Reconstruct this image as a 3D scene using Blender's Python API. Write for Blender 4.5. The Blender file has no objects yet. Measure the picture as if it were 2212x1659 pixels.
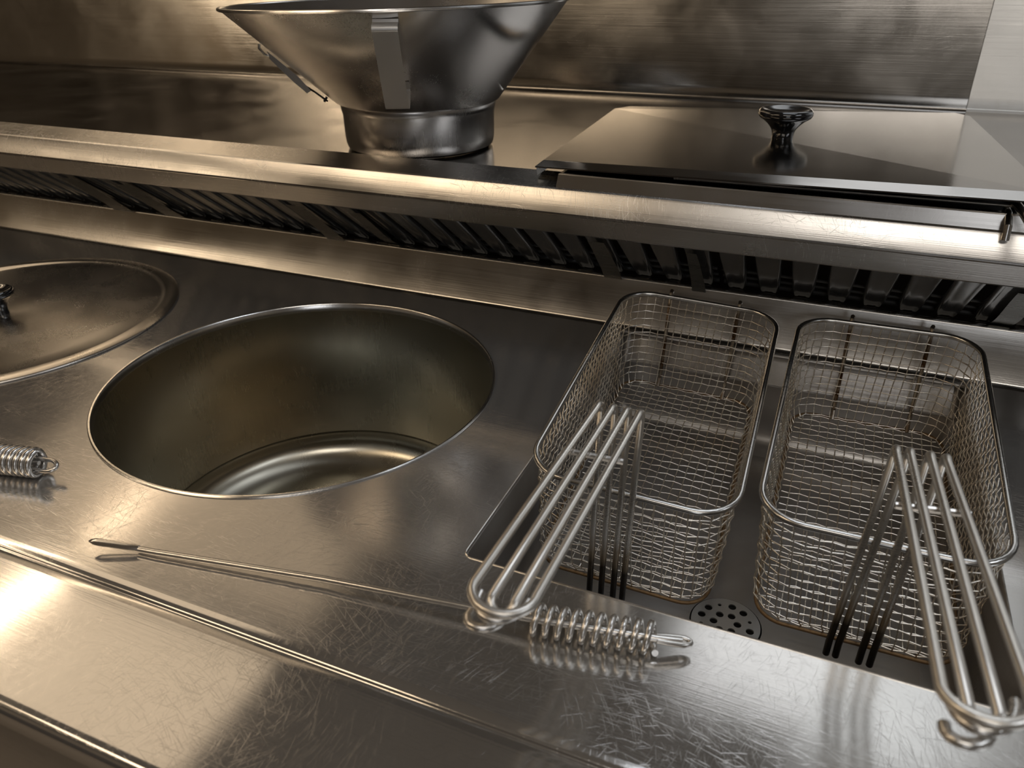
import bpy, bmesh, math, random
from mathutils import Vector, Matrix, Euler
import numpy as np

# ------------------------------------------------------------------ camera, light, exposure
S = 0.375                       # all shapes are written in "u"; 1 u = 0.375 m; the worktop is z = 0
sc = bpy.context.scene
C = sc.collection
YAW, PITCH, ROLL, FPX = -0.407955648, 0.503147324, -0.0122199666, 1661.0
fw = Vector((math.sin(YAW)*math.cos(PITCH), math.cos(YAW)*math.cos(PITCH), -math.sin(PITCH)))
rt0 = Vector((math.cos(YAW), -math.sin(YAW), 0)); up0 = rt0.cross(fw)
cr, sr = math.cos(ROLL), math.sin(ROLL)
rt = rt0*cr + up0*sr; up = up0*cr - rt0*sr
cam_data = bpy.data.cameras.new('camera'); cam = bpy.data.objects.new('camera', cam_data); C.objects.link(cam)
cam.matrix_world = Matrix(((rt.x, up.x, -fw.x, 0), (rt.y, up.y, -fw.y, 0), (rt.z, up.z, -fw.z, S), (0, 0, 0, 1)))
cam_data.sensor_fit = 'HORIZONTAL'; cam_data.sensor_width = 36.0; cam_data.lens = FPX/2212*36
cam_data.clip_start = 0.01; cam_data.clip_end = 60
cam_data.dof.use_dof = True; cam_data.dof.focus_distance = 0.70; cam_data.dof.aperture_fstop = 10.0
sc.camera = cam

sc.view_settings.view_transform = 'Standard'
sc.view_settings.look = 'None'
sc.view_settings.gamma = 1.0
sc.view_settings.use_curve_mapping = False
sc.view_settings.exposure = 0.0

world = bpy.data.worlds.new('world'); sc.world = world; world.use_nodes = True
world.node_tree.nodes['Background'].inputs[0].default_value = (1.0, 0.88, 0.72, 1)
world.node_tree.nodes['Background'].inputs[1].default_value = 0.05

def lamp(name, x, y, z, sx, sy, power, col, spread=180):
    d = bpy.data.lights.new(name, 'AREA'); d.shape = 'RECTANGLE'; d.size = sx*S; d.size_y = sy*S
    d.energy = power; d.color = col; d.spread = math.radians(spread)
    o = bpy.data.objects.new(name, d); C.objects.link(o); o.location = (x*S, y*S, z*S)
    return o
WARM = (1.0, 0.77, 0.52); COOL = (0.88, 0.93, 1.0)
LAMPS = [  # x, y, z, size x, size y, watts, colour
    (-6.38, 0.4, 4.17, 0.20, 6.3, 8, WARM),
    (-5.9, 2.6, 4.20, 4.4, 1.8, 3.2, WARM),  # broad fill added for the warm glow on the left worktop
    (-3.9, -2.2, 4.20, 3.0, 1.6, 9, WARM),  # fill added to light the room behind the camera
    (0.55, 2.3, 4.20, 2.2, 1.5, 4.5, COOL),
    (1.0, -2.6, 4.20, 3.2, 1.6, 9, (1.0, 0.93, 0.85)),  # second added fill for the rear of the room
    (-9.5, -4.0, 4.20, 3.2, 1.6, 9, WARM),  # third added fill, far left at the rear
    (5.0, 0.0, 4.20, 1.6, 3.2, 12, COOL),  # cool fill added at the far right
]
for L in LAMPS: lamp('ceiling_lamp_light', *L)

# ------------------------------------------------------------------ helpers
def ray(px, py):
    v = rt*((px-1106)/FPX) - up*((py-829.5)/FPX) + fw
    return v
CAM = Vector((0, 0, 1))
def atz(px, py, z):
    v = ray(px, py); return CAM + v*((z-1)/v.z)
def aty(px, py, y):
    v = ray(px, py); return CAM + v*(y/v.y)

def wloc(p):
    v = Vector((0, 0, 0))
    while p is not None:
        v += p.location; p = p.parent
    return v

def build(name, bm, mat, parent=None, smooth=True, local=False, ang=35):
    """one mesh object out of a bmesh written in u"""
    bmesh.ops.scale(bm, vec=(S, S, S), verts=bm.verts)
    off = Vector((0, 0, 0)) if local or parent is None else wloc(parent)
    if off.length: bmesh.ops.translate(bm, vec=-off, verts=bm.verts)
    uv = bm.loops.layers.uv.new('uv')
    for f in bm.faces:
        f.smooth = smooth
        for l in f.loops:
            l[uv].uv = (l.vert.co.x, l.vert.co.y + 0.77*l.vert.co.z)
    if smooth:
        lim = math.radians(ang)
        for e in bm.edges:
            if len(e.link_faces) == 2 and e.calc_face_angle(0) > lim: e.smooth = False
    me = bpy.data.meshes.new(name); bm.to_mesh(me); bm.free()
    me.materials.append(mat)
    o = bpy.data.objects.new(name, me); C.objects.link(o)
    if parent is not None: o.parent = parent
    return o

def tag(o, label=None, cat=None, group=None, kind=None):
    if label: o['label'] = label
    if cat: o['category'] = cat
    if group: o['group'] = group
    if kind: o['kind'] = kind
    return o

def empty(name, loc, label=None, cat=None, group=None):
    o = bpy.data.objects.new(name, None); C.objects.link(o); o.empty_display_size = 0.02
    o.location = Vector(loc)*S
    return tag(o, label, cat, group)

def tube(bm, pts, r, n=8, closed=False, cap=True, up_hint=None):
    pts = [Vector(p) for p in pts]; m = len(pts)
    rr = r if isinstance(r, (list, tuple)) else [r]*m
    T = []
    for i in range(m):
        a = pts[(i-1) % m] if (closed or i > 0) else pts[0]
        b = pts[(i+1) % m] if (closed or i < m-1) else pts[-1]
        t = (b-a); T.append(t.normalized() if t.length > 1e-9 else Vector((0, 0, 1)))
    h = Vector(up_hint) if up_hint else (Vector((0, 0, 1)) if abs(T[0].z) < .9 else Vector((1, 0, 0)))
    nrm = (h - T[0]*h.dot(T[0])).normalized()
    rings = []
    for i in range(m):
        nrm = (nrm - T[i]*nrm.dot(T[i])).normalized()
        bi = T[i].cross(nrm)
        rings.append([bm.verts.new(pts[i] + (nrm*math.cos(2*math.pi*k/n) + bi*math.sin(2*math.pi*k/n))*rr[i]) for k in range(n)])
    for i in range(m if closed else m-1):
        A, B = rings[i], rings[(i+1) % m]
        for k in range(n):
            bm.faces.new((A[k], A[(k+1) % n], B[(k+1) % n], B[k]))
    if cap and not closed:
        bm.faces.new(list(reversed(rings[0]))); bm.faces.new(rings[-1])
    return bm

def lathe(bm, prof, cx=0, cy=0, n=64, close=False):
    rings = []
    for r, z in prof:
        if r < 1e-6: rings.append([bm.verts.new((cx, cy, z))])
        else: rings.append([bm.verts.new((cx+r*math.cos(2*math.pi*k/n), cy+r*math.sin(2*math.pi*k/n), z)) for k in range(n)])
    for a, b in list(zip(rings, rings[1:])) + ([(rings[-1], rings[0])] if close else []):
        for k in range(n):
            k2 = (k+1) % n
            if len(a) == 1 and len(b) == 1: continue
            if len(a) == 1: bm.faces.new((a[0], b[k2], b[k]))
            elif len(b) == 1: bm.faces.new((a[k], a[k2], b[0]))
            else: bm.faces.new((a[k], a[k2], b[k2], b[k]))
    return bm

def profile_x(bm, prof, x0, x1, nx=1, closed=False):
    """sweep a (y,z) polyline along x"""
    cols = []
    for i in range(nx+1):
        x = x0 + (x1-x0)*i/nx
        cols.append([bm.verts.new((x, y, z)) for y, z in prof])
    m = len(prof)
    for a, b in zip(cols, cols[1:]):
        for k in range(m if closed else m-1):
            k2 = (k+1) % m
            bm.faces.new((a[k], b[k], b[k2], a[k2]))
    if closed:
        bm.faces.new(cols[0]); bm.faces.new(list(reversed(cols[-1])))
    return bm

def box(bm, x0, x1, y0, y1, z0, z1, bev=0, seg=2):
    vs = [bm.verts.new(p) for p in ((x0,y0,z0),(x1,y0,z0),(x1,y1,z0),(x0,y1,z0),(x0,y0,z1),(x1,y0,z1),(x1,y1,z1),(x0,y1,z1))]
    fs = [bm.faces.new([vs[i] for i in f]) for f in ((3,2,1,0),(4,5,6,7),(0,1,5,4),(1,2,6,5),(2,3,7,6),(3,0,4,7))]
    if bev:
        es = list({e for f in fs for e in f.edges})
        bmesh.ops.bevel(bm, geom=es, offset=bev, segments=seg, affect='EDGES', profile=0.5)
    return bm

def arc(cy, cz, r, a0, a1, n=6):
    return [(cy + r*math.cos(math.radians(a0+(a1-a0)*i/n)), cz + r*math.sin(math.radians(a0+(a1-a0)*i/n))) for i in range(n+1)]

def rrect(x0, x1, y0, y1, r, n=6):
    pts = []
    for cx, cy, a in ((x1-r, y1-r, 0), (x0+r, y1-r, 90), (x0+r, y0+r, 180), (x1-r, y0+r, 270)):
        for i in range(n+1):
            t = math.radians(a + 90*i/n); pts.append((cx+r*math.cos(t), cy+r*math.sin(t)))
    return pts   # counter clockwise

def holed_plate(bm, outer, holes, z):
    """flat plate with holes, made with a triangle fill"""
    es = []
    for loop in [outer]+holes:
        vs = [bm.verts.new((x, y, z)) for x, y in loop]
        for i in range(len(vs)): es.append(bm.edges.new((vs[i], vs[(i+1) % len(vs)])))
    bmesh.ops.triangle_fill(bm, edges=es, use_beauty=True, use_dissolve=False, normal=(0, 0, 1))
    return bm

def loft(bm, loops, cap_last=False):
    rings = [[bm.verts.new(p) for p in lp] for lp in loops]
    for a, b in zip(rings, rings[1:]):
        n = len(a)
        for k in range(n): bm.faces.new((a[k], b[k], b[(k+1) % n], a[(k+1) % n]))
    if cap_last: bm.faces.new(list(reversed(rings[-1])))
    return bm

# ------------------------------------------------------------------ materials
def N(nt, typ, **kw):
    n = nt.nodes.new(typ)
    for k, v in kw.items():
        if k in ('inputs',):
            for a, b in v.items(): n.inputs[a].default_value = b
        else: setattr(n, k, v)
    return n

def mat_base(name):
    m = bpy.data.materials.new(name); m.use_nodes = True
    nt = m.node_tree; b = nt.nodes['Principled BSDF']
    return m, nt, b

def maprange(nt, sock, a, b, c, d):
    n = N(nt, 'ShaderNodeMapRange', inputs={1: a, 2: b, 3: c, 4: d}); nt.links.new(sock, n.inputs[0]); return n.outputs[0]
def math2(nt, op, a, b):
    n = N(nt, 'ShaderNodeMath', operation=op)
    for i, s in enumerate((a, b)):
        if isinstance(s, (int, float)): n.inputs[i].default_value = s
        else: nt.links.new(s, n.inputs[i])
    return n.outputs[0]

def steel(name, col=(0.60, 0.585, 0.565), rough=0.28, aniso=0.6, mode='UV', brush=0.05, brush_dir='x', scratch=0.0,
          smudge=0.06, tint=None, tint_scale=8, rot=0.0, metal=1.0):
    m, nt, b = mat_base(name)
    L = nt.links
    b.inputs['Metallic'].default_value = metal
    b.inputs['Anisotropic'].default_value = aniso
    b.inputs['Anisotropic Rotation'].default_value = rot
    if aniso > 0:
        if mode == 'UV': t = N(nt, 'ShaderNodeTangent', direction_type='UV_MAP', uv_map='uv')
        else: t = N(nt, 'ShaderNodeTangent', direction_type='RADIAL', axis='Z')
        L.new(t.outputs[0], b.inputs['Tangent'])
    tc = N(nt, 'ShaderNodeTexCoord'); co = tc.outputs['Object']
    def noise(scale, rotz=0, sc_=(1, 1, 1), det=2, dist=0.0, rough_=0.5):
        mp = N(nt, 'ShaderNodeMapping'); mp.inputs['Scale'].default_value = sc_
        if rotz:
            m0 = N(nt, 'ShaderNodeMapping'); m0.inputs['Rotation'].default_value = (0, 0, math.radians(rotz))
            L.new(co, m0.inputs[0]); L.new(m0.outputs[0], mp.inputs[0])
        else: L.new(co, mp.inputs[0])
        n = N(nt, 'ShaderNodeTexNoise', inputs={'Scale': scale, 'Detail': det, 'Distortion': dist, 'Roughness': rough_}); L.new(mp.outputs[0], n.inputs['Vector'])
        return n.outputs[0]
    # smudges change the gloss
    sm = noise(9, det=4, dist=.4)
    r = maprange(nt, sm, .3, .7, rough-smudge, rough+smudge)
    # brushing lines
    bd = {'x': (6, 900, 900), 'y': (900, 6, 900), 'z': (700, 700, 8), 'c': (260, 260, 260)}[brush_dir]
    br = noise(1.0, sc_=bd, det=3)
    r = math2(nt, 'ADD', r, maprange(nt, br, .3, .7, -brush, brush))
    h = maprange(nt, br, .3, .7, 0, .22)
    if scratch > 0:
        # bend the coordinates a little so that the scratches curve
        wn = N(nt, 'ShaderNodeTexNoise', inputs={'Scale': 5.0, 'Detail': 1.0}); L.new(co, wn.inputs['Vector'])
        va = N(nt, 'ShaderNodeVectorMath', operation='SUBTRACT'); va.inputs[1].default_value = (.5, .5, .5); L.new(wn.outputs['Color'], va.inputs[0])
        vs_ = N(nt, 'ShaderNodeVectorMath', operation='SCALE'); vs_.inputs['Scale'].default_value = .11; L.new(va.outputs[0], vs_.inputs[0])
        vb = N(nt, 'ShaderNodeVectorMath', operation='ADD'); L.new(co, vb.inputs[0]); L.new(vs_.outputs[0], vb.inputs[1])
        co = vb.outputs[0]
        mask = maprange(nt, noise(7, det=3), .40, .64, .08, 1.0)
        tot = None
        for i, (rz, sx, sy, th) in enumerate(((14, 42, 1900, .67), (-24, 50, 1800, .68), (76, 36, 2000, .665), (104, 48, 1900, .675), (48, 70, 1700, .695), (-64, 34, 2000, .675), (2, 30, 1800, .68))):
            s = noise(1.0, rotz=rz, sc_=(sx, sy, 40), det=1.5, dist=.05)
            s = maprange(nt, s, th, th+.05, 0, 1)
            tot = s if tot is None else math2(nt, 'MAXIMUM', tot, s)
        tot = math2(nt, 'MULTIPLY', tot, mask)
        h = math2(nt, 'SUBTRACT', h, math2(nt, 'MULTIPLY', tot, .8*scratch))
        r = math2(nt, 'ADD', r, math2(nt, 'MULTIPLY', tot, .22*scratch))
    L.new(r, b.inputs['Roughness'])
    bp = N(nt, 'ShaderNodeBump', inputs={'Strength': .25, 'Distance': .0002}); L.new(h, bp.inputs['Height']); L.new(bp.outputs[0], b.inputs['Normal'])
    if tint:
        mx = N(nt, 'ShaderNodeMix', data_type='RGBA'); mx.inputs[6].default_value = (*col, 1); mx.inputs[7].default_value = (*tint, 1)
        tn = maprange(nt, noise(tint_scale, det=5, dist=.6), .38, .66, 0, 1)
        L.new(tn, mx.inputs[0]); L.new(mx.outputs[2], b.inputs['Base Color'])
    else: b.inputs['Base Color'].default_value = (*col, 1)
    return m

def plain(name, col, rough=.5, metal=0.0, coat=0.0, spec=.5, noise_amt=.12, scale=30, bump=0.0):
    m, nt, b = mat_base(name); L = nt.links
    tc = N(nt, 'ShaderNodeTexCoord'); n = N(nt, 'ShaderNodeTexNoise', inputs={'Scale': scale, 'Detail': 4}); L.new(tc.outputs['Object'], n.inputs['Vector'])
    mx = N(nt, 'ShaderNodeMix', data_type='RGBA'); mx.inputs[6].default_value = (*[c*(1-noise_amt) for c in col], 1); mx.inputs[7].default_value = (*[min(1, c*(1+noise_amt)) for c in col], 1)
    L.new(n.outputs[0], mx.inputs[0]); L.new(mx.outputs[2], b.inputs['Base Color'])
    b.inputs['Roughness'].default_value = rough; b.inputs['Metallic'].default_value = metal
    b.inputs['Coat Weight'].default_value = coat; b.inputs['Coat Roughness'].default_value = .06
    if bump:
        bp = N(nt, 'ShaderNodeBump', inputs={'Strength': bump, 'Distance': .001}); L.new(n.outputs[0], bp.inputs['Height']); L.new(bp.outputs[0], b.inputs['Normal'])
    return m

M_top = steel('worktop_steel', rough=.125, aniso=.3, brush=.012, scratch=.5, metal=.87, smudge=.025)
M_front = steel('front_strip_steel', rough=.10, aniso=.3, brush=.015, scratch=.25, smudge=.03, metal=.9)
M_up = steel('upstand_steel', col=(.50, .485, .46), rough=.22, aniso=.6, brush=.02, scratch=.15)
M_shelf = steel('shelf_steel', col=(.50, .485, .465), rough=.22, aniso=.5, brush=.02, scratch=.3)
M_shtop = steel('dimmed_shelf_steel', col=(.27, .255, .24), rough=.17, aniso=.5, brush=.02, scratch=.2)  # darker copy of the shelf steel; its dim reflection is put into the colour
M_wall = steel('wall_steel', col=(.48, .465, .44), rough=.15, aniso=.55, brush=.015, brush_dir='x', scratch=.1)
M_litwall = steel('lit_wall_steel', col=(.74, .73, .70), rough=.42, aniso=.3, brush=.05, brush_dir='x', scratch=.5)  # paler copy of the wall steel; a bright reflection put into the colour
M_pot = steel('aged_pot_steel', col=(.46, .445, .39), tint=(.42, .39, .32), tint_scale=4, rough=.27, aniso=.6, mode='Z', brush=.015, brush_dir='z', scratch=.12)
M_tank = steel('tank_steel', col=(.38, .37, .36), tint=(.27, .25, .225), tint_scale=7, metal=.8, rough=.34, aniso=0, brush=.04, scratch=.2)
M_edge = steel('edge_steel', col=(.72, .71, .69), rough=.22, aniso=0, brush=.02)
M_funnel = steel('spun_steel', col=(.60, .58, .56), rough=.23, aniso=.55, mode='Z', brush=.02, brush_dir='z')
M_pol = steel('polished_steel', col=(.72, .71, .70), rough=.2, aniso=0, brush=.02, smudge=.03)
M_strap = steel('strap_steel', metal=.75, col=(.82, .80, .77), rough=.36, aniso=0, brush=.02, smudge=.08)
M_wire = steel('wire_steel', metal=.92, col=(.88, .85, .79), tint=(.62, .54, .43), tint_scale=14, rough=.27, aniso=0, brush=.02, smudge=.04)
M_rim = steel('rim_steel', col=(.56, .55, .53), rough=.24, aniso=0, brush=.03)
M_rod = steel('rod_steel', metal=.92, col=(.66, .64, .61), rough=.25, aniso=0, brush=.02)
M_lid = steel('lid_steel', col=(.37, .355, .34), rough=.12, aniso=.3, brush=.02, smudge=.02)
M_rlid = steel('round_lid_steel', col=(.68, .65, .61), rough=.27, aniso=.3, mode='Z', brush=.015, brush_dir='z', scratch=.08)
M_drain = steel('drain_steel', metal=.8, col=(.42, .42, .41), rough=.38, aniso=0, brush=.05, scratch=.3)
M_rust = plain('burnt_residue', (.20, .125, .06), rough=.55, metal=.6, noise_amt=.5, scale=120)
M_black = plain('glossy_black', (.006, .006, .007), rough=.09, coat=.6, noise_amt=.05)
M_enamel = plain('black_enamel', (.045, .045, .045), rough=.19, coat=.35, noise_amt=.25)
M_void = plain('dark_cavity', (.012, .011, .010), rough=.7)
M_flue = plain('brown_flue', (.05, .034, .024), rough=.6, noise_amt=.6, scale=25)  # mottled dark brown
M_clip = steel('dull_clip_steel', col=(.27, .265, .25), metal=.8, rough=.3, aniso=0, brush=.03, smudge=.05)
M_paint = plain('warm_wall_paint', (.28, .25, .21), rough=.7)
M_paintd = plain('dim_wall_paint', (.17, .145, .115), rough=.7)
M_ceil = plain('ceiling_paint', (.50, .46, .40), rough=.8)
M_floor = plain('floor_tile', (.20, .17, .14), rough=.45)
M_fix = plain('lamp_housing', (.7, .7, .68), rough=.5)

def burnt_rod():
    m = steel('heat_stained_rod', metal=.92, col=(.70, .67, .62), rough=.3, aniso=0, brush=.02)
    nt = m.node_tree; b = nt.nodes['Principled BSDF']; L = nt.links
    tc = N(nt, 'ShaderNodeTexCoord'); sp = N(nt, 'ShaderNodeSeparateXYZ'); L.new(tc.outputs['Object'], sp.inputs[0])
    n = N(nt, 'ShaderNodeTexNoise', inputs={'Scale': 60.0, 'Detail': 3}); L.new(tc.outputs['Object'], n.inputs['Vector'])
    z = math2(nt, 'ADD', sp.outputs[2], maprange(nt, n.outputs[0], 0, 1, -.012, .012))
    cr_ = N(nt, 'ShaderNodeValToRGB'); L.new(maprange(nt, z, -.115, -.045, 0, 1), cr_.inputs[0])
    e = cr_.color_ramp.elements
    e[0].position = 0.0; e[0].color = (.025, .022, .02, 1); e[1].position = 1; e[1].color = (.70, .67, .62, 1)
    k = cr_.color_ramp.elements.new(.45); k.color = (.07, .058, .045, 1)
    k = cr_.color_ramp.elements.new(.68); k.color = (.42, .34, .24, 1)
    L.new(cr_.outputs[0], b.inputs['Base Color'])
    return m
M_burn = burnt_rod()

# ------------------------------------------------------------------ the room
def struct(name, bm, mat, **k):
    o = build(name, bm, mat, **k); o['kind'] = 'structure'; return o
X0, X1 = -11.0, 8.0
YB, YF = 3.643, -7.0
ZF, ZC = -2.3, 4.27
def quad(bm, pts):
    bm.faces.new([bm.verts.new(p) for p in pts]); return bm
struct('floor', quad(bmesh.new(), [(X0, YF, ZF), (X1, YF, ZF), (X1, YB+.1, ZF), (X0, YB+.1, ZF)]), M_floor)
struct('ceiling', quad(bmesh.new(), [(X0, YF, ZC), (X0, YB+.1, ZC), (X1, YB+.1, ZC), (X1, YF, ZC)]), M_ceil)
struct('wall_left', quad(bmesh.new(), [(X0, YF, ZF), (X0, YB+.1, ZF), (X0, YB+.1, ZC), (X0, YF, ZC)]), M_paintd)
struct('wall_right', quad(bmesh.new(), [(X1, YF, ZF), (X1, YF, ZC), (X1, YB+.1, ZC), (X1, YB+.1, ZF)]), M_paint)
struct('wall_front', quad(bmesh.new(), [(X0, YF, ZF), (X0, YF, ZC), (X1, YF, ZC), (X1, YF, ZF)]), M_paint)
# stainless back wall: coved foot, plain sheet up to the ceiling
SH = 0.455       # shelf level
xsplit = 0.40
def wall_prof():
    return [(YB, SH-.02), (YB, SH+.012), (YB+.004, SH+.014), (YB+.004, SH+.055), (YB+.012, SH+.07), (YB+.012, ZC)]
bm = bmesh.new(); profile_x(bm, wall_prof(), X0, xsplit)
struct('wall_back', bm, M_wall)
bm = bmesh.new(); profile_x(bm, [(y-.006, z) for y, z in wall_prof()], xsplit+.002, X1)
struct('wall_back_right', bm, M_litwall)

# glowing panel added as an unseen opening behind the camera; its mirror image lights the right end of the back wall
def emis(name, col, st):
    m, nt, b = mat_base(name); b.inputs['Base Color'].default_value = (.8, .8, .8, 1); b.inputs['Roughness'].default_value = .4
    b.inputs['Emission Color'].default_value = (*col, 1); b.inputs['Emission Strength'].default_value = st; return m
M_opening = emis('added_opening_glow', (.94, .96, 1.0), 1.6)
bm = bmesh.new(); quad(bm, [(1.32, YF+.02, -1.6), (1.32, YF+.02, 3.2), (3.9, YF+.02, 3.2), (3.9, YF+.02, -1.6)]); struct('unseen_opening_1', bm, M_opening)
bm = bmesh.new()
for a in ((1.22, 1.32, -1.7, 3.3), (3.9, 4.0, -1.7, 3.3), (1.22, 4.0, 3.2, 3.3), (1.22, 4.0, -1.7, -1.6), (2.58, 2.64, -1.6, 3.2)): box(bm, a[0], a[1], YF+.001, YF+.06, a[2], a[3])
struct('trim_1', bm, M_fix, smooth=False)
# unseen dark block added behind the camera to darken reflections in the steel
dark_blk = empty('added_dark_block', (-2.5, -4.2, ZF), 'long dark block added behind the camera to darken reflections', 'dark block')
bm = bmesh.new(); box(bm, -9.0, 4.6, -4.8, -3.4, ZF, .08, .02); build('block_body', bm, plain('dark_block_body', (.06, .05, .045), rough=.5), dark_blk)
bm = bmesh.new(); box(bm, -9.1, 4.7, -4.9, -3.3, .08, .16, .02); build('top', bm, plain('dark_block_top', (.10, .09, .08), rough=.35), dark_blk)

# ceiling fixtures: the tube and the fryer lamp, the rest are added fill
lamp_labels = ['long warm tube fixture on the ceiling left of the cooker', 'added broad dim warm fill light on the ceiling over the left of the counter', 'added warm fill light on the ceiling behind the camera',
               'cool fixture on the ceiling above the fryer', 'added wide fill light on the ceiling behind the fryer baskets',
               'added warm fill light on the ceiling far left', 'added cool fill light on the ceiling far right']
for (x, y, z, sx, sy, w, c), lb in zip(LAMPS, lamp_labels):
    bm = bmesh.new(); box(bm, x-sx/2-.05, x+sx/2+.05, y-sy/2-.05, y+sy/2+.05, z+.012, ZC-.001, .01)
    e = empty('ceiling_light', (x, y, z+.012), lb, 'light'); build('housing', bm, M_fix, e)

# ------------------------------------------------------------------ cooking counter
counter = empty('cooking_counter', (-1.0, 1.4, -.3), 'long stainless steel cooking counter with a round pot well and an oblong fryer well', 'counter')
PX, PY, PR = -1.2641, 1.4742, 0.5278
HX0, HX1, HY0, HY1 = -.541, .402, 1.003, 2.112
YG = .683        # crease
XL, XR = -5.2, 1.7
bm = bmesh.new()
holed_plate(bm, [(XL, YG+.022), (XR, YG+.022), (XR, 2.128), (XL, 2.128)],
            [[(PX+PR*math.cos(2*math.pi*k/128), PY+PR*math.sin(2*math.pi*k/128)) for k in range(128)], rrect(HX0, HX1, HY0, HY1, .018, 5)], 0)
build('worktop', bm, M_top, counter, smooth=False)
# the seam between the worktop and the front strip: two rounded shoulders falling into a crease
bm = bmesh.new()
profile_x(bm, [(YG+.022, 0), (YG+.016, -.0002), (YG+.010, -.0010), (YG+.005, -.0026), (YG+.0015, -.0050), (YG, -.0085), (YG-.001, -.0085),
               (YG-.003, -.0050), (YG-.008, -.0030), (YG-.015, -.0022), (YG-.022, -.002)], XL, XR)
build('seam', bm, M_front, counter, ang=70)
bm = bmesh.new()
pr = [(YG-.022, -.002), (.448, -.002)] + [(y, z) for y, z in arc(.440, -.022, .020, 85, 180, 8)] + [(.420, -.05), (.424, -.06), (.424, -.42), (.46, -.44)]
profile_x(bm, pr, XL, XR)
build('front_strip', bm, M_front, counter, ang=30)
bm = bmesh.new(); box(bm, XL, XR, .47, 2.3, ZF+.25, -1.0)
build('cabinet_body', bm, M_tank, counter, smooth=False)
bm = bmesh.new(); profile_x(bm, [(.46, -.44), (.46, -1.0)], XL, XR)
build('front_panel', bm, M_front, counter)
for xx in (-5.0, -2.0, 1.5):
    bm = bmesh.new(); tube(bm, [(xx, .6, ZF), (xx, .6, ZF+.26)], .05, 16); build('foot', bm, M_rim, counter)
# upstand
bm = bmesh.new()
pr = [(2.126, 0), (2.131, .0012), (2.136, .004), (2.140, .009)] + [(2.186, .137)] + arc(2.199, .132, .0135, 160, 60, 6) + [(2.222, .140), (2.226, .11), (2.226, -.2)]
profile_x(bm, pr, XL, XR); build('upstand', bm, M_up, counter, ang=40)

# round pot well, sunk in the counter
prof = [(PR+.003, .0), (PR+.0035, .0030), (PR+.001, .0050), (PR-.003, .0045), (PR-.0055, .001), (PR-.006, -.02)]
bm = bmesh.new(); lathe(bm, prof, PX, PY, 128); rim = build('pot_rim', bm, M_edge, counter)
prof = [(PR-.0055, -.004)]
D = -.62
for i in range(1, 9): prof.append((PR-.0055-.004*i/8, -.004+(D+.13+.004)*i/8))
r0 = PR-.0095
prof += [(r0+.008, D+.126), (r0+.012, D+.115)]
for i in range(0, 13):
    a = math.radians(90*i/12); prof.append((r0+.012-.15+.15*math.cos(a), D+.11-.11*math.sin(a)))
prof += [(.18, D-.006), (0, D-.010)]
bm = bmesh.new(); lathe(bm, prof, PX, PY, 128); build('pot_well', bm, M_pot, counter, ang=50)

# fryer tank
tz = -.305
def lp(i, z, r=.02, b=0): return [(x, y, z) for x, y in rrect(HX0+i, HX1-i, HY0+i, HY1-i+b, r, 6)]
bm = bmesh.new()
loft(bm, [lp(0, 0, .018), lp(.0005, -.004, .018), lp(.003, -.006, .018), lp(.003, -.010, .02, .054), lp(.003, -.105, .02, .006), lp(-.006, -.110, .02), lp(-.006, tz+.06, .03), lp(.008, tz+.022, .04), lp(.03, tz+.004, .05), lp(.07, tz-.002, .05)])
DX, DY = -.0625, 1.333
holed_plate(bm, rrect(HX0+.07, HX1-.07, HY0+.07, HY1-.07, .05, 6), [[(DX+.079*math.cos(2*math.pi*k/40), DY+.079*math.sin(2*math.pi*k/40)) for k in range(40)]], tz-.002)
bmesh.ops.remove_doubles(bm, verts=bm.verts, dist=1e-5)
tank = build('fryer_tank', bm, M_tank, counter, ang=45)
bm = bmesh.new()
tube(bm, [(x, y, .0006) for x, y in rrect(HX0, HX1, HY0, HY1, .018, 6)], .0018, 6, closed=True)
build('tank_lip', bm, M_edge, counter)
bm = bmesh.new(); quad(bm, [(HX0+.02, 2.156, -.014), (HX0+.02, 2.112, -.100), (HX1-.02, 2.112, -.100), (HX1-.02, 2.156, -.014)])
build('added_reflector_plate', bm, M_pol, counter)  # tilted polished plate added to brighten the tank's rear wall
bm = bmesh.new(); lathe(bm, [(.079, tz-.002), (.078, tz-.012), (.070, tz-.03), (.0, tz-.10)], DX, DY, 40); build('drain_cup', bm, M_void, tank)
# strainer plate: 12 large holes, 4 small dimpled ones
def circ(cx, cy, r, n=20): return [(cx+r*math.cos(-2*math.pi*k/n), cy+r*math.sin(-2*math.pi*k/n)) for k in range(n)]
strainer = empty('drain_strainer', (DX, DY, tz-.004), 'round perforated drain strainer lying between the two fry baskets', 'strainer')
bm = bmesh.new(); holes = []; a0 = math.radians(8)
for k in range(6): holes.append(circ(DX+.026*math.cos(a0+k*math.pi/3), DY+.026*math.sin(a0+k*math.pi/3), .0086))
for k in range(12):
    r = .0088 if k % 3 else .0042; a = a0+math.radians(15)+k*math.pi/6
    holes.append(circ(DX+.0545*math.cos(a), DY+.0545*math.sin(a), r))
holed_plate(bm, circ(DX, DY, .0755, 48), holes, tz+.001)
g = bmesh.ops.extrude_face_region(bm, geom=bm.faces[:])
bmesh.ops.translate(bm, vec=(0, 0, -.0035), verts=[v for v in g['geom'] if isinstance(v, bmesh.types.BMVert)])
bmesh.ops.recalc_face_normals(bm, faces=bm.faces[:])
build('perforated_plate', bm, M_drain, strainer, smooth=False)

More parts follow.
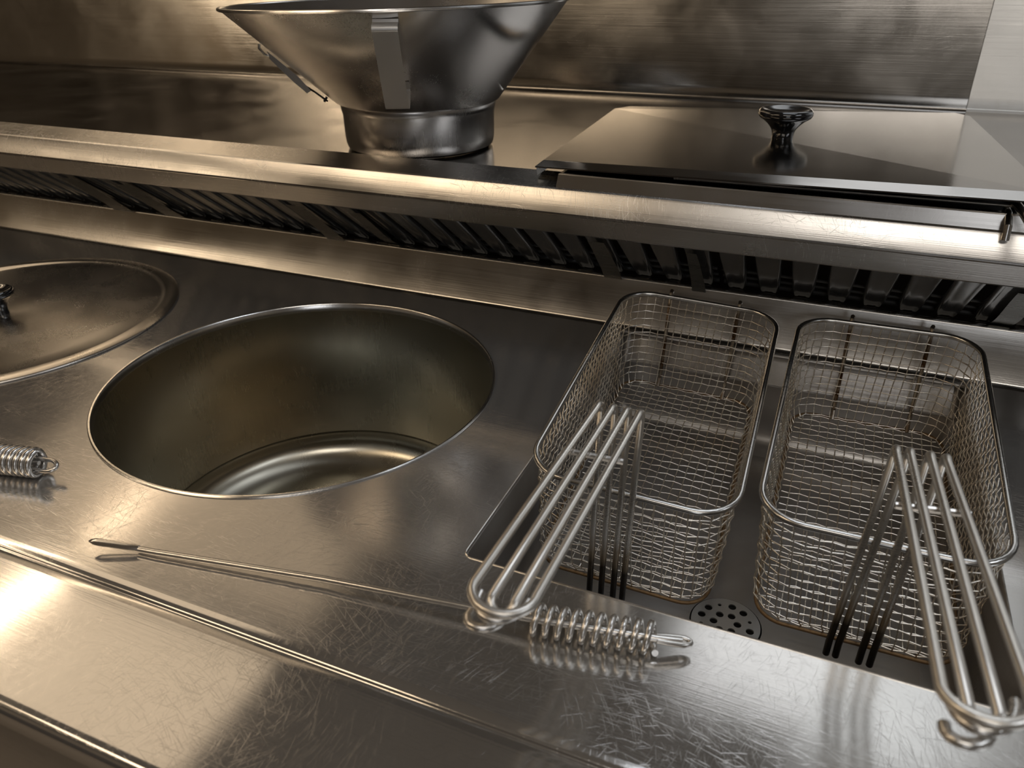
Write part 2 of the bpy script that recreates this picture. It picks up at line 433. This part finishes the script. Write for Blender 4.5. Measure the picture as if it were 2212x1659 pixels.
# ------------------------------------------------------------------ shelf above the flue
shelf = empty('raised_shelf', (-1.0, 2.2, .35), 'long stainless steel shelf with a stepped front edge above the black grates', 'shelf')
bm = bmesh.new()
pr = [(2.6, .344), (1.960, .344), (1.938, .3415), (1.935, .345), (1.933, .392), (1.938, .396), (1.921, .3965), (1.917, .400), (1.9175, .405),
      (1.9405, .455), (1.944, .4605), (1.950, .4635), (2.025, .4850)] + [(2.030, .4866), (2.034, .4850), (2.038, .478), (2.040, .463), (2.050, SH+.001), (2.06, SH)] + [(YB-.02, SH), (YB-.006, SH+.002), (YB-.001, SH+.010), (YB-.0005, SH+.013)]
ks = pr.index((2.040, .463))
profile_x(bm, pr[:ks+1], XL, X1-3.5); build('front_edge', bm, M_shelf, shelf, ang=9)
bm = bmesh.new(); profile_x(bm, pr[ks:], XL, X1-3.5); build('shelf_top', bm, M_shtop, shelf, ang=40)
bm = bmesh.new(); profile_x(bm, [(2.62, -.2), (2.62, .36)], XL, XR+2); build('flue_back', bm, M_flue, shelf)
for xx in (-5.1, 3.4):
    bm = bmesh.new(); box(bm, xx-.05, xx+.05, 2.7, 3.6, ZF, .44); build('leg', bm, M_rim, shelf, smooth=False)

# flue grates
dyb, dzb = -1.3/1.640, 1/1.640
def gp(s, h=0, x=0):  # point on the grate plane: s up along the bar, h off the plane towards the viewer
    nrm = (-dzb, dyb)  # faces viewer/up
    return Vector((x, 2.312+dyb*s - dzb*h, .0975+dzb*s + dyb*h))
PITCH = .0932
def grate_bar(x):
    bm = bmesh.new(); n = 24
    secs = [(.068, .0), (.070, .38), (.075, .64), (.085, .86), (.10, .97), (.14, 1.03), (.23, 1.12), (.395, 1.25)]
    loops = []
    for s, k in secs:
        w = .0290*max(k, .02); d = .018*(1 if k > .7 else max(k, .05)**.5)
        ring = []
        for i in range(n):
            a = 2*math.pi*i/n; ca, sa = math.cos(a), math.sin(a)
            xx = w*math.copysign(abs(ca)**.75, ca); hh = d*math.copysign(abs(sa)**.55, sa)
            if sa < 0: hh *= .3
            if abs(xx) < w*.74 and sa > 0: hh *= .72          # a shallow dish along the face
            p = gp(s, hh); ring.append((x+xx, p.y, p.z))
        loops.append(ring)
    loft(bm, loops, cap_last=True)
    bmesh.ops.recalc_face_normals(bm, faces=bm.faces[:])
    return bm
nbar = 48; xfirst = -.047 - PITCH*38
grates = []
gl = ['black enamelled flue grate behind the round lid at the far left', 'black enamelled flue grate behind the gap between lid and pot well',
      'black enamelled flue grate below the steel funnel', 'black enamelled flue grate behind the fry baskets', 'black enamelled flue grate at the far right, beyond the fry baskets']
for gi in range(5):
    x0 = xfirst + gi*12*PITCH; xm = x0+5.5*PITCH
    g = empty('flue_grate', (xm, 2.25, .1), gl[gi], 'grate', 'black enamelled flue grates under the shelf')
    grates.append(g)
    for k in range(12): build('bar', grate_bar(x0+k*PITCH), M_enamel, g, ang=60)
    for s, rr in ((.070, .008), (.125, .0045), (.18, .0045)):
        bm = bmesh.new(); p = gp(s, -.008 if s > 0 else 0)
        tube(bm, [(x0-.04, p.y, p.z), (x0+11*PITCH+.04, p.y, p.z)], rr, 8); build('cross_rail', bm, M_enamel, g)

# bent sheet clips hanging over the grates
def clip(px, py, w, s0, s1, curl, label, lift=.034):
    u = None
    x = gp_x(px, py)
    o = empty('grate_clip', (x, 2.1, .2), label, 'clip', None)
    bm = bmesh.new(); cols = []
    n = 10
    for j in (0, 1):
        col = []
        for i in range(n+1):
            t = i/n; s = s0+.07+(s1-s0)*t
            h = lift + curl*(max(0, .45-t)/.45)**2*.02 + .004*math.sin(t*5)
            p = gp(s, h); col.append(bm.verts.new((x + (j-.5)*w*.95 + .01*curl*(1-t)*(j-.5), p.y, p.z)))
        cols.append(col)
    for i in range(n): bm.faces.new((cols[0][i], cols[1][i], cols[1][i+1], cols[0][i+1]))
    g = bmesh.ops.solidify(bm, geom=bm.faces[:], thickness=.0022)
    build('bent_plate', bm, M_clip, o, ang=50)
def gp_x(px, py):
    v = ray(px, py)
    # intersect with grate plane through (2.262,.0975)
    ny, nz = -dzb, dyb
    t = ((2.312-0)*ny + (.0975-1)*nz)/(v.y*ny+v.z*nz)
    return v.x*t
for px, py, w, s0, s1, cu, lb in ((222, 405, .10, .02, .325, 1, 'dark bent steel clip over the grate, leftmost of all the clips'),
        (345, 425, .10, .0, .325, .3, 'dark bent steel clip over the grate, second from the left'),
        (712, 476, .07, .02, .325, 1, 'dark curled steel clip on the grate below the left side of the funnel'),
        (845, 500, .05, .005, .325, -.6, 'grey bent steel clip on the grate below the funnel neck'),
        (1335, 575, .05, .01, .325, 1.2, 'curled steel clip on the grate above the left fry basket'),
        (1516, 590, .03, .02, .325, 1.4, 'narrow shiny steel clip on the grate between the two fry baskets'),
        (2172, 670, .06, .0, .325, -1, 'grey bent steel clip at the right end of the grate')):
    clip(px, py, w, s0, s1, cu, lb)

# ------------------------------------------------------------------ boxed opening on the shelf and its lid
bx0, bx1, by0, by1, bz = -.703, .41, 1.956, 2.90, .500
fry = empty('shelf_tank', (0, 2.5, SH), 'raised stainless steel box well on the shelf under the flat lid', 'box')
bm = bmesh.new()
def bl(i, z): return [(x, y, z) for x, y in ((bx1-i, by1-i), (bx0+i, by1-i), (bx0+i, by0+i), (bx1-i, by0+i))]
loft(bm, [bl(.012, .468), bl(.012, bz-.004), bl(.010, bz), bl(.002, bz), bl(0, bz-.003), bl(-.006, SH)])
build('box_wall', bm, M_shelf, fry, smooth=False)
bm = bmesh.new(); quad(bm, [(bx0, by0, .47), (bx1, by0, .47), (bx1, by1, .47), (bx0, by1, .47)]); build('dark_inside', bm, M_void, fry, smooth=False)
bm = bmesh.new(); tube(bm, [(bx0+.3, by0+.05, .502), (bx1-.02, by0+.035, .509)], .0035, 8); build('inner_rod', bm, M_rod, fry)

FL, BL_, BR_, FR = atz(1157, 352, .514), atz(1336, 229, .508), atz(2088, 244, .520), atz(2297, 431, .548)
lid = empty('flat_lid', (-.19, 2.5, .51), 'wide flat stainless steel lid with a black knob, lying over the box on the shelf', 'lid')
bm = bmesh.new()
def lerp(a, b, t): return a+(b-a)*t
# corners slightly clipped at the back
f0 = lerp(FL, BL_, .035) + Vector((.012, 0, .002)); f1 = lerp(FR, BR_, .035) + Vector((-.012, 0, .002))
b0 = lerp(BL_, BR_, .035); b1 = lerp(BR_, BL_, .03); s0 = lerp(BL_, FL, .06); s1 = lerp(BR_, FR, .06)
dn = Vector((0, 0, -.013))
top = [f0, f1, s1, b1, b0, s0]
vt = [bm.verts.new(p) for p in top]; bm.faces.new(vt)
lowF = [FL+Vector((0, -.004, -.008)), FR+Vector((0, -.004, -.008))]
ring = [bm.verts.new(p) for p in (lowF[0], lowF[1], s1+Vector((.012, 0, -.010)), b1+dn+Vector((0, .01, 0)), b0+dn+Vector((0, .01, 0)), s0+Vector((-.010, 0, -.010)))]
for k in range(6): bm.faces.new((vt[k], ring[k], ring[(k+1) % 6], vt[(k+1) % 6]))
lip = [bm.verts.new(v.co+Vector((0, .0, -.0035))) for v in ring]
for k in range(6): bm.faces.new((ring[k], lip[k], lip[(k+1) % 6], ring[(k+1) % 6]))
bm.faces.new(list(reversed(lip)))
build('lid_plate', bm, M_lid, lid, smooth=False)
bm = bmesh.new()
c0 = FL+Vector((.002, 0, -.011)); pts = [c0, c0+Vector((.003, 0, -.022)), c0+Vector((.028, .012, -.004)), c0+Vector((.030, .01, 0))]
vs = [bm.verts.new(p) for p in pts]; bm.faces.new(vs)
vs2 = [bm.verts.new(p+Vector((0, .004, 0))) for p in pts]; bm.faces.new(list(reversed(vs2)))
for k in range(4): bm.faces.new((vs[k], vs2[k], vs2[(k+1) % 4], vs[(k+1) % 4]))
build('corner_flange', bm, M_clip, lid, smooth=False)
def knob(bm, cx, cy, z, s=1.0, neck=.031, head=.078, h=.096):
    pr = [(0, 0), (neck*1.08*s, 0), (neck*1.0*s, .012*s), (neck*1.0*s, .022*s), (neck*1.12*s, .036*s), (neck*1.45*s, .050*s), (head*.78*s, (h-.032)*s),
          (head*.94*s, (h-.024)*s), (head*1.0*s, (h-.014)*s), (head*.97*s, (h-.005)*s), (head*.88*s, h*s), (head*.74*s, (h-.002)*s), (head*.5*s, (h-.008)*s), (head*.2*s, (h-.011)*s), (0, (h-.0115)*s)]
    P = [Vector((r, zz, 0)) for r, zz in pr[1:-1]]
    out = []
    Q = [P[0]]+P+[P[-1]]
    for i in range(1, len(Q)-2):
        for j in range(4):
            t = j/4; p0, p1, p2, p3 = Q[i-1], Q[i], Q[i+1], Q[i+2]
            out.append(.5*((2*p1)+(p2-p0)*t+(2*p0-5*p1+4*p2-p3)*t*t+(3*p1-p0-3*p2+p3)*t**3))
    out.append(P[-1]); pr = [pr[0]]+[(max(0, v.x), v.y) for v in out]+[pr[-1]]
    return lathe(bm, [(r, z+zz) for r, zz in pr], cx, cy, 64)
kz = .5165
kp = atz(1688, 306, kz)
bm = knob(bmesh.new(), kp.x, kp.y, kz-.001); build('knob', bm, M_black, lid, ang=85)

# ladle resting in the box, its handle propping up the lid's right front corner
ladle = empty('ladle', (.36, 1.95, .50), 'steel ladle handle sticking out from under the right end of the flat lid', 'ladle')
a, b = atz(2192, 436, .518), atz(2235, 500, .50)
bm = bmesh.new(); tube(bm, [a+Vector((-.10, .30, -.02)), a, lerp(a, b, .5)+Vector((0, 0, .003)), b, b+Vector((.05, -.12, -.05))], .0095, 12); build('handle', bm, M_pol, ladle)
post = empty('hanging_hook', (.36, 1.93, .47), 'small steel post standing at the front of the shelf under the lid\'s right end', 'hook')
a = atz(2178, 462, .497); b = Vector((a.x+.001, 1.926, .450))
bm = bmesh.new(); tube(bm, [a+Vector((0, .03, 0)), a, Vector((a.x, 1.930, .480)), b], .0085, 12); build('post', bm, M_rim, post)

# ------------------------------------------------------------------ funnel
FX, FY = -1.3472, 2.3609
fun = empty('funnel', (FX, FY, SH), 'large stainless steel cone funnel with a strap handle standing on the shelf', 'funnel')
bm = bmesh.new()
lathe(bm, [(.222, SH+.001), (.236, SH+.002), (.245, SH+.008), (.2485, SH+.020), (.2505, SH+.04), (.2515, SH+.11), (.2550, SH+.122), (.2575, SH+.142), (.2560, .603),
           (.2530, .603), (.2480, SH+.12), (.2470, SH+.03), (.24, SH+.009), (.222, SH+.006)], FX, FY, 96)
build('neck', bm, M_funnel, fun, ang=40)
bm = bmesh.new()
R1, Z1, R2, Z2 = .2610, .5985, .5375, .8895
RDX, RDY, RTZ = -.0384, -.0228, .0088
def cone_ring(r, z):
    t = (z-Z1)/(Z2-Z1)
    return [(FX+RDX*t+r*math.cos(2*math.pi*k/128), FY+RDY*t+r*math.sin(2*math.pi*k/128), z+RTZ*t*math.cos(2*math.pi*k/128)) for k in range(128)]
loft(bm, [cone_ring(*p) for p in [(R1-.003, Z1), (R1, Z1+.001), (R1+.011, Z1+.007), (R2, Z2), (R2-.003, Z2+.002), (R2-.006, Z2-.001), (R1+.008, Z1+.011), (R1-.004, Z1+.005)]])
bmesh.ops.recalc_face_normals(bm, faces=bm.faces[:])
build('cone', bm, M_funnel, fun, ang=25)
bm = bmesh.new(); tube(bm, cone_ring(R2+.001, Z2), .0052, 8, closed=True)
build('rolled_rim', bm, M_pol, fun)
def cone_r(z): return R1+.011+(R2-R1-.011)*(z-Z1-.007)/(Z2-Z1-.007)
def cone_pt(ang, z, off=0):
    # off along the outward normal of the cone
    sl = math.atan2(Z2-Z1, R2-R1); nr, nz = math.sin(sl), -math.cos(sl)
    r = cone_r(z)+off*nr; t = (z-Z1)/(Z2-Z1)
    return Vector((FX+RDX*t+r*math.cos(ang), FY+RDY*t+r*math.sin(ang), z+RTZ*t*math.cos(ang)+off*nz))
def proj(p):
    d = p-CAM; return 1106+FPX*d.dot(rt)/d.dot(fw), 829.5-FPX*d.dot(up)/d.dot(fw)
def fit_cone(px, py):
    best = None
    for i in range(0, 361):
        a = math.radians(i*.5+180)
        for j in range(60):
            z = Z1+.01+(Z2-Z1-.01)*j/59; q = proj(cone_pt(a, z)); e = (q[0]-px)**2+(q[1]-py)**2
            if best is None or e < best[0]: best = (e, a, z)
    return best[1], best[2]
# strap handle
aT, zT = fit_cone(832, 42); aB, zB = fit_cone(862, 194)
sl = math.atan2(Z2-Z1, R2-R1)
path = []
am = (aT+aB)/2
wv = Vector((-math.sin(am), math.cos(am), 0))
P0, P1 = cone_pt(aT, zT, .0015), cone_pt(aB, zB, .0015)
ux = (P1-P0).normalized(); nv = (cone_pt(am, (zT+zB)/2, .05)-cone_pt(am, (zT+zB)/2, 0)).normalized(); nv = (nv-ux*nv.dot(ux)).normalized()
Ls = (P1-P0).length; hh_, rr_ = .042, .013
prf = [(.035, 0), (.0, 0)] + [(-.012*0, hh_*.25)] + [(-.010+rr_-rr_*math.cos(math.radians(a)), hh_-rr_+rr_*math.sin(math.radians(a))) for a in range(0, 91, 15)]
h2 = .080
prf += [(Ls-.030, h2)] + [(Ls-.030+.030*math.sin(math.radians(a)), h2-.030+.030*math.cos(math.radians(a))) for a in range(15, 91, 15)] + [(Ls, .004), (Ls-.004, 0), (Ls-.035, 0)]
path = [P0+ux*a+nv*b for a, b in prf]
bm = bmesh.new(); cols = []
for sd in (-1, 1): cols.append([bm.verts.new(p+wv*sd*.0335) for p in path])
for i in range(len(path)-1): bm.faces.new((cols[0][i], cols[1][i], cols[1][i+1], cols[0][i+1]))
bmesh.ops.solidify(bm, geom=bm.faces[:], thickness=.003)
build('strap_handle', bm, M_strap, fun, ang=28)
# toggle latch on the left flank
aL, zL = fit_cone(607, 128); aL2, zL2 = fit_cone(702, 205)
aL = (aL+aL2)/2
def cp(z, off, side=0):
    return cone_pt(aL, z, off)+Vector((-math.sin(aL), math.cos(aL), 0))*side
latch = bmesh.new()
for sd in (-1,):
    prs = [cp(.775, .006), cp(.762, .020), cp(.70, .030), cp(.665, .032), cp(.662, .018), cp(.70, .008)]
    A = [latch.verts.new(p+Vector((-math.sin(aL), math.cos(aL), 0))*.012) for p in prs]
    B = [latch.verts.new(p-Vector((-math.sin(aL), math.cos(aL), 0))*.012) for p in prs]
    latch.faces.new(A); latch.faces.new(list(reversed(B)))
    for k in range(6): latch.faces.new((A[k], B[k], B[(k+1) % 6], A[(k+1) % 6]))
lt = build('toggle_latch', latch, M_pol, fun, smooth=False)
bm = bmesh.new(); tube(bm, [cp(.700, .022, .008), cp(.655, .014, .008), cp(.628, .012, .006), cp(.622, .012, 0), cp(.628, .012, -.006), cp(.655, .014, -.008), cp(.700, .022, -.008)], .0028, 8)
build('latch_wire', bm, M_black, lt)
bm = bmesh.new(); tube(bm, [cp(.795, .004), cp(.790, .014), cp(.775, .018), cp(.765, .012)], .004, 8); build('latch_lever', bm, M_pol, lt)
bm = bmesh.new(); tube(bm, [cp(.628, .002), cp(.626, .020)], .004, 8); build('latch_pin', bm, M_black, lt)
a_, z_ = fit_cone(1082, 190)
bm = bmesh.new(); tube(bm, [cone_pt(a_, z_, -.001), cone_pt(a_, z_, .008)], .005, 10); build('rivet', bm, M_pol, fun)

# ------------------------------------------------------------------ round lid at the left
RX, RY, RR = -2.4489, 1.4742, .5385
rl = empty('round_lid', (RX, RY, 0), 'round stainless steel pot lid with a black knob lying on the left of the worktop', 'lid')
bm = bmesh.new()
lathe(bm, [(RR, .001), (RR+.0005, .0055), (RR-.003, .0075), (RR-.020, .0100), (RR-.036, .0110), (RR-.042, .0105), (RR-.047, .0080), (RR-.052, .0045), (RR-.060, .0030), (RR-.12, .0032), (RR-.3, .0050), (.1, .0065), (0, .0068)], RX, RY, 160)
build('lid_plate', bm, M_rlid, rl, ang=60)
bm = knob(bmesh.new(), RX, RY, .006, .86, neck=.022, head=.062, h=.10)
build('knob', bm, M_black, rl, ang=85)

# ------------------------------------------------------------------ fry baskets
W, L, H = .432, .846, .292
def make_basket(label, k):
    root = empty('fry_basket', (0, 0, 0), label, 'basket', None)
    root.name = 'fry_basket'
    # rim
    bm = bmesh.new(); tube(bm, [(x, y, 0) for x, y in rrect(-W/2, W/2, -L/2, L/2, .088, 8)], .0068, 10, closed=True)
    build('rim', bm, M_rim, root, local=True, ang=80)
    # woven wire body
    def outline(z):
        t = -z/H
        ins = .004 + .012*t; rad = .086 - .022*t
        if t > .93: ins += .018*((t-.93)/.07)**2
        return rrect(-W/2+ins, W/2-ins, -L/2+ins, L/2-ins, rad, 10)
    def resample(pts, n):
        P = [Vector((x, y, 0)) for x, y in pts]; P.append(P[0].copy())
        d = [0]
        for a, b in zip(P, P[1:]): d.append(d[-1]+(b-a).length)
        out = []; j = 0
        for i in range(n):
            s = d[-1]*i/n
            while d[j+1] < s: j += 1
            t = (s-d[j])/(d[j+1]-d[j]); p = P[j].lerp(P[j+1], t); tan = (P[j+1]-P[j]).normalized()
            out.append((p, Vector((tan.y, -tan.x, 0))))   # outward for ccw
        return out
    NV = 104; NH = 12; AMP = .0021; WR = .00165
    bm = bmesh.new()
    zs = [-.006 - (H-.010)*i/(NH) for i in range(NH+1)]
    rnd = random.Random(3)
    for j, z in enumerate(zs[1:]):
        R = resample(outline(z), NV)
        dz = rnd.uniform(-.0012, .0012)
        pts = [p + n*(AMP if (i+j) % 2 else -AMP) + Vector((0, 0, z+dz)) for i, (p, n) in enumerate(R)]
        tube(bm, pts, WR, 5, closed=True, up_hint=(0, 0, 1))
    for i in range(NV):
        pts = []
        for j, z in enumerate(zs):
            p, n = resample(outline(z), NV)[i] if False else RS[j][i]
            pts.append(p + n*(-AMP if (i+j) % 2 == 1 else AMP) + Vector((0, 0, z)))
        tube(bm, pts, WR, 5, cap=False)
    # floor
    zf = -H+.002
    gx, gy = .0235, .0243
    nx = int((W-.05)/gx/2); ny = int((L-.05)/gy/2)
    ol = outline(-H)
    hw, hl, rad = W/2-.032, L/2-.032, .055
    def ext(v, a, b):   # half extent of the rounded rectangle at offset v
        if abs(v) > b-rad:
            q = min(rad, abs(v)-(b-rad)); return a-rad+math.sqrt(max(0, rad*rad-q*q))
        return a
    for j in range(-ny, ny+1):
        y = j*gy
        if abs(y) > hl: continue
        e = ext(y, hw, hl); m = int(e/gx)
        pts = [(-e, y, zf)] + [(i*gx, y, zf+(AMP if (i+j) % 2 else -AMP)) for i in range(-m, m+1)] + [(e, y, zf)]
        tube(bm, pts, WR, 5, cap=False)
    for i in range(-nx, nx+1):
        x = i*gx
        if abs(x) > hw: continue
        e = ext(x, hl, hw); m = int(e/gy)
        pts = [(x, -e, zf)] + [(x, j*gy, zf+(-AMP if (i+j) % 2 else AMP)) for j in range(-m, m+1)] + [(x, e, zf)]
        tube(bm, pts, WR, 5, cap=False)
    build('wire_mesh', bm, M_wire, root, local=True, ang=180)
    # bottom frame, browned by oil
    bm = bmesh.new(); tube(bm, [(x, y, -H-.001) for x, y in rrect(-W/2+.022, W/2-.022, -L/2+.022, L/2-.022, .062, 8)], .0042, 8, closed=True)
    build('bottom_frame', bm, M_rust, root, local=True, ang=80)
    # two flat rear rods ending in hooks over the rim
    for sx in (-.088, .105):
        bm = bmesh.new()
        tube(bm, [(sx, L/2-.035, -H), (sx, L/2-.012, -H+.02), (sx, L/2+.0, -.1), (sx, L/2+.006, -.012), (sx, L/2+.010, .010), (sx, L/2+.016, .012), (sx, L/2+.024, .004)], .0055, 8)
        build('hook_rod', bm, M_burnhook, root, local=True)
    return root
# pre-computed rings for the vertical wires
def _outline(z):
    t = -z/H
    ins = .004 + .012*t; rad = .086 - .022*t
    if t > .93: ins += .018*((t-.93)/.07)**2
    return rrect(-W/2+ins, W/2-ins, -L/2+ins, L/2-ins, rad, 10)
def _resample(pts, n):
    P = [Vector((x, y, 0)) for x, y in pts]; P.append(P[0].copy())
    d = [0]
    for a, b in zip(P, P[1:]): d.append(d[-1]+(b-a).length)
    out = []; j = 0
    for i in range(n):
        s = d[-1]*i/n
        while d[j+1] < s: j += 1
        t = (s-d[j])/(d[j+1]-d[j]); p = P[j].lerp(P[j+1], t); tan = (P[j+1]-P[j]).normalized()
        out.append((p, Vector((tan.y, -tan.x, 0))))
    return out
RS = [_resample(_outline(-.006-(H-.010)*i/12), 104) for i in range(13)]
M_burnhook = steel('browned_rod', col=(.42, .38, .32), tint=(.10, .05, .02), tint_scale=40, rough=.3, aniso=0, brush=.02)

bl_ = 'wire mesh fry basket in the oblong well, the left one with its handle leaning left'
br_ = 'wire mesh fry basket in the oblong well, the right one with its handle leaning right'
bask = make_basket(bl_, 0)
def copy_tree(o, parent=None):
    c = o.copy(); C.objects.link(c)
    if parent is not None: c.parent = parent
    for ch in list(o.children): copy_tree(ch, c)
    return c
bask2 = copy_tree(bask); bask2['label'] = br_
POSE = ((-.297, 1.6494, .1029, .0989, .0412, .0265), (.1800, 1.6575, .1123, .074, -.0112, -.0002))
for o, p in ((bask, POSE[0]), (bask2, POSE[1])):
    o.location = Vector(p[:3])*S; o.rotation_euler = p[3:]

def handle(root, pose, bottoms, bends, ends, zend, cross_px, lowloop):
    """hairpin rods up the front of the basket, over a tight bend and out to the grip"""
    Mr = Euler(pose[3:]).to_matrix(); loc = Vector(pose[:3])
    def to_local(p): return Mr.transposed() @ (p-loc)
    def on_front(px, py, yl=-L/2-.008):
        lo = to_local(CAM); ld = Mr.transposed() @ ray(px, py)
        return lo+ld*((yl-lo.y)/ld.y)
    def on_z(px, py, z):
        lo = to_local(CAM); ld = Mr.transposed() @ ray(px, py); return lo+ld*((z-lo.z)/ld.z)
    bot = [on_front(*p) for p in bottoms]; top = [on_front(*p) for p in bends]
    zt = sum(p.z for p in top)/4
    end = [on_z(px, py, zend) for px, py in ends]
    rr = .0068
    hd = bpy.data.objects.new('handle_group', None)
    rods = []
    for i in range(4):
        b_, t_, e_ = bot[i], top[i], end[i]
        d = (e_-t_); dh = d.normalized()
        # bend: small arc
        p = [Vector((b_.x, -L/2-.006, -H-.02)), Vector((b_.x, -L/2-.008, -H+.02)), Vector((lerp(b_.x, t_.x, .4), -L/2-.008, -.10)), Vector((t_.x, -L/2-.008, zt-.045))]
        Rb = .027
        for a in range(0, 101, 20):
            ar = math.radians(a)
            p.append(Vector((t_.x+dh.x*.010*a/100, -L/2-.008-Rb+Rb*math.cos(ar), zt-Rb+.002+Rb*math.sin(ar))))
        rods.append((p, e_))
    # outer loop = rods 0 and 3, joined by a half circle at the far end
    def grip(i, j, drop, back, name, mat):
        pA, eA = rods[i]; pB, eB = rods[j]
        ax = (eB-eA); mid = (eA+eB)/2; dirv = (mid-(pA[-1]+pB[-1])/2).normalized()
        rad = ax.length/2; u = ax.normalized()
        v = (dirv-u*dirv.dot(u)).normalized()
        arc_ = [mid - u*rad*math.cos(math.pi*k/14) + v*rad*.95*math.sin(math.pi*k/14) + Vector((0, 0, drop*math.sin(math.pi*k/14))) for k in range(15)]
        pts = pA + [lerp(pA[-1], eA, t) for t in (.1, .35, .7)] + arc_ + [lerp(pB[-1], eB, t) for t in (.7, .35, .1)] + list(reversed(pB))
        bm = bmesh.new(); tube(bm, pts, rr, 12); return build(name, bm, mat, root, local=True, ang=80)
    grip(0, 3, 0, 0, 'outer_handle_rod', M_burn)
    grip(1, 2, -.012, 0, 'inner_handle_rod', M_burn)
    # second bend of wire below the grip end
    eA, eB = rods[0][1], rods[3][1]; mid = (eA+eB)/2; u = (eB-eA).normalized(); v = (mid-(rods[0][0][-1]+rods[3][0][-1])/2).normalized(); rad = (eB-eA).length/2
    bm = bmesh.new()
    pts = [mid + u*rad*.75*(-math.cos(math.pi*k/12)) + v*(rad*.93*math.sin(math.pi*k/12)) + Vector((0, 0, -.0125-.004*math.sin(math.pi*k/12))) for k in range(13)]
    tube(bm, pts, rr*.9, 10)
    build('grip_loop', bm, M_rod, root, local=True, ang=80)
    bm = bmesh.new()
    c = mid+u*rad*lowloop+v*rad*.62+Vector((0, 0, -.030))
    pts = [c + u*(.022*math.cos(math.radians(a))) + v*(.020*math.sin(math.radians(a))) for a in range(-30, 220, 25)]
    tube(bm, pts, rr*.95, 10); build('hanging_hook', bm, M_rod, root, local=True, ang=80)
    # cross bar under the rods
    t = .27
    A = lerp(rods[0][0][-1], rods[0][1], t)+Vector((0, 0, -.0125)); B = lerp(rods[3][0][-1], rods[3][1], t)+Vector((0, 0, -.0125))
    bm = bmesh.new(); tube(bm, [A-u*.012, B+u*.012], rr*.85, 10); build('cross_bar', bm, M_rod, root, local=True)
handle(bask, POSE[0], [(1272, 1285), (1297, 1288), (1322, 1298), (1342, 1303)], [(1300, 868), (1330, 866), (1360, 872), (1388, 880)],
       [(1022, 1262), (1062, 1290), (1112, 1303), (1160, 1288)], .262, None, -.35)
handle(bask2, POSE[1], [(1787, 1400), (1808, 1403), (1857, 1422), (1880, 1430)], [(1937, 955), (1967, 960), (2010, 970), (2043, 980)],
       [(2034, 1490), (2092, 1530), (2160, 1545), (2225, 1500)], .30, None, -.35)

# ------------------------------------------------------------------ cleaning rods with coiled handles
rod1 = empty('coil_handled_rod', (-.8, .83, 0), 'thin steel rod with flat tip and open coil handle in front of the pot well', 'kitchen tool')
T0, T1 = atz(192, 1168, .022), atz(296, 1186, .0085)
Cs, Ce, En = atz(1138, 1335, .0305), atz(1418, 1379, .0305), atz(1486, 1387, .022)
bm = bmesh.new(); tube(bm, [T1, lerp(T1, Cs, .05)+Vector((0, 0, 0)), atz(700, 1251, .016), Cs, lerp(Cs, Ce, .5), Ce, lerp(Ce, En, .8)], .0064, 10)
build('shaft', bm, M_rod, rod1, ang=80)
bm = bmesh.new(); d = (T1-T0)
tube(bm, [T0, T0+d*.03, T0+d*.12, T0+d*.22, T0+d*.8, T0+d*.95, T1+d*.04], [.0012, .0040, .0075, .0082, .0080, .0075, .0060], 8)
bmesh.ops.scale(bm, vec=(1, 1, .75), verts=bm.verts, space=Matrix.Translation(-T0))
build('flat_tip', bm, M_pol, rod1, ang=40)
def coil(bm, A, B, turns, r, wr, n=20, ph=0):
    ax = (B-A); Ln = ax.length; t = ax.normalized(); u = (Vector((0, 0, 1))-t*t.z).normalized(); v = -t.cross(u)
    pts = [A+t*(Ln*i/(turns*n)) + u*r*math.cos(2*math.pi*i/n+ph) + v*r*math.sin(2*math.pi*i/n+ph) for i in range(int(turns*n)+1)]
    tube(bm, pts, wr, 10); return pts
bm = bmesh.new(); coil(bm, Cs, Ce, 10.6, .0235, .0056); build('coil_handle', bm, M_rod, rod1, ang=80)
bm = bmesh.new()
t = (En-Ce).normalized(); n_ = Vector((0, 0, 1)).cross(t).normalized()
pts = [Ce+n_*.005] + [lerp(Ce, En, .3)+n_*.007, lerp(Ce, En, .75)+n_*.008] + [lerp(Ce, En, .75)+t*(.018*math.sin(math.radians(a)))+n_*(.008*math.cos(math.radians(a))) for a in range(20, 180, 20)] + [lerp(Ce, En, .75)-n_*.008, lerp(Ce, En, .3)-n_*.007, Ce-n_*.005]
tube(bm, pts, .0046, 10); build('end_loop', bm, M_rod, rod1, ang=80)

rod2 = empty('coil_handled_rod', (-1.65, .89, 0), 'tight coiled steel rod handle with end loop at the left of the pot well', 'kitchen tool')
A, B = atz(-200, 970, .036), atz(84, 1000, .036)
bm = bmesh.new(); n2 = (B-A).length/.0158; coil(bm, A, B, round(n2), .0285, .0066, 18); build('coil_handle', bm, M_rod, rod2, ang=80)
bm = bmesh.new(); t = (B-A).normalized(); n_ = Vector((0, 0, 1)).cross(t).normalized()
nn = (Vector((0, 0, .55))+n_*.9).normalized()
c0 = B+t*.012+Vector((0, 0, -.005))
pts = [B-t*.02+nn*.012, c0+nn*.013] + [c0+t*(.006+.024*math.sin(math.radians(a)))+nn*(.0135*math.cos(math.radians(a))) for a in range(10, 180, 17)] + [c0-nn*.0135, B-t*.02-nn*.013]
tube(bm, pts, .0050, 10); build('end_loop', bm, M_rod, rod2, ang=80)
bm = bmesh.new(); tube(bm, [A-t*.9, A-t*.02, B], .0050, 10); build('shaft', bm, M_rod, rod2, ang=80)
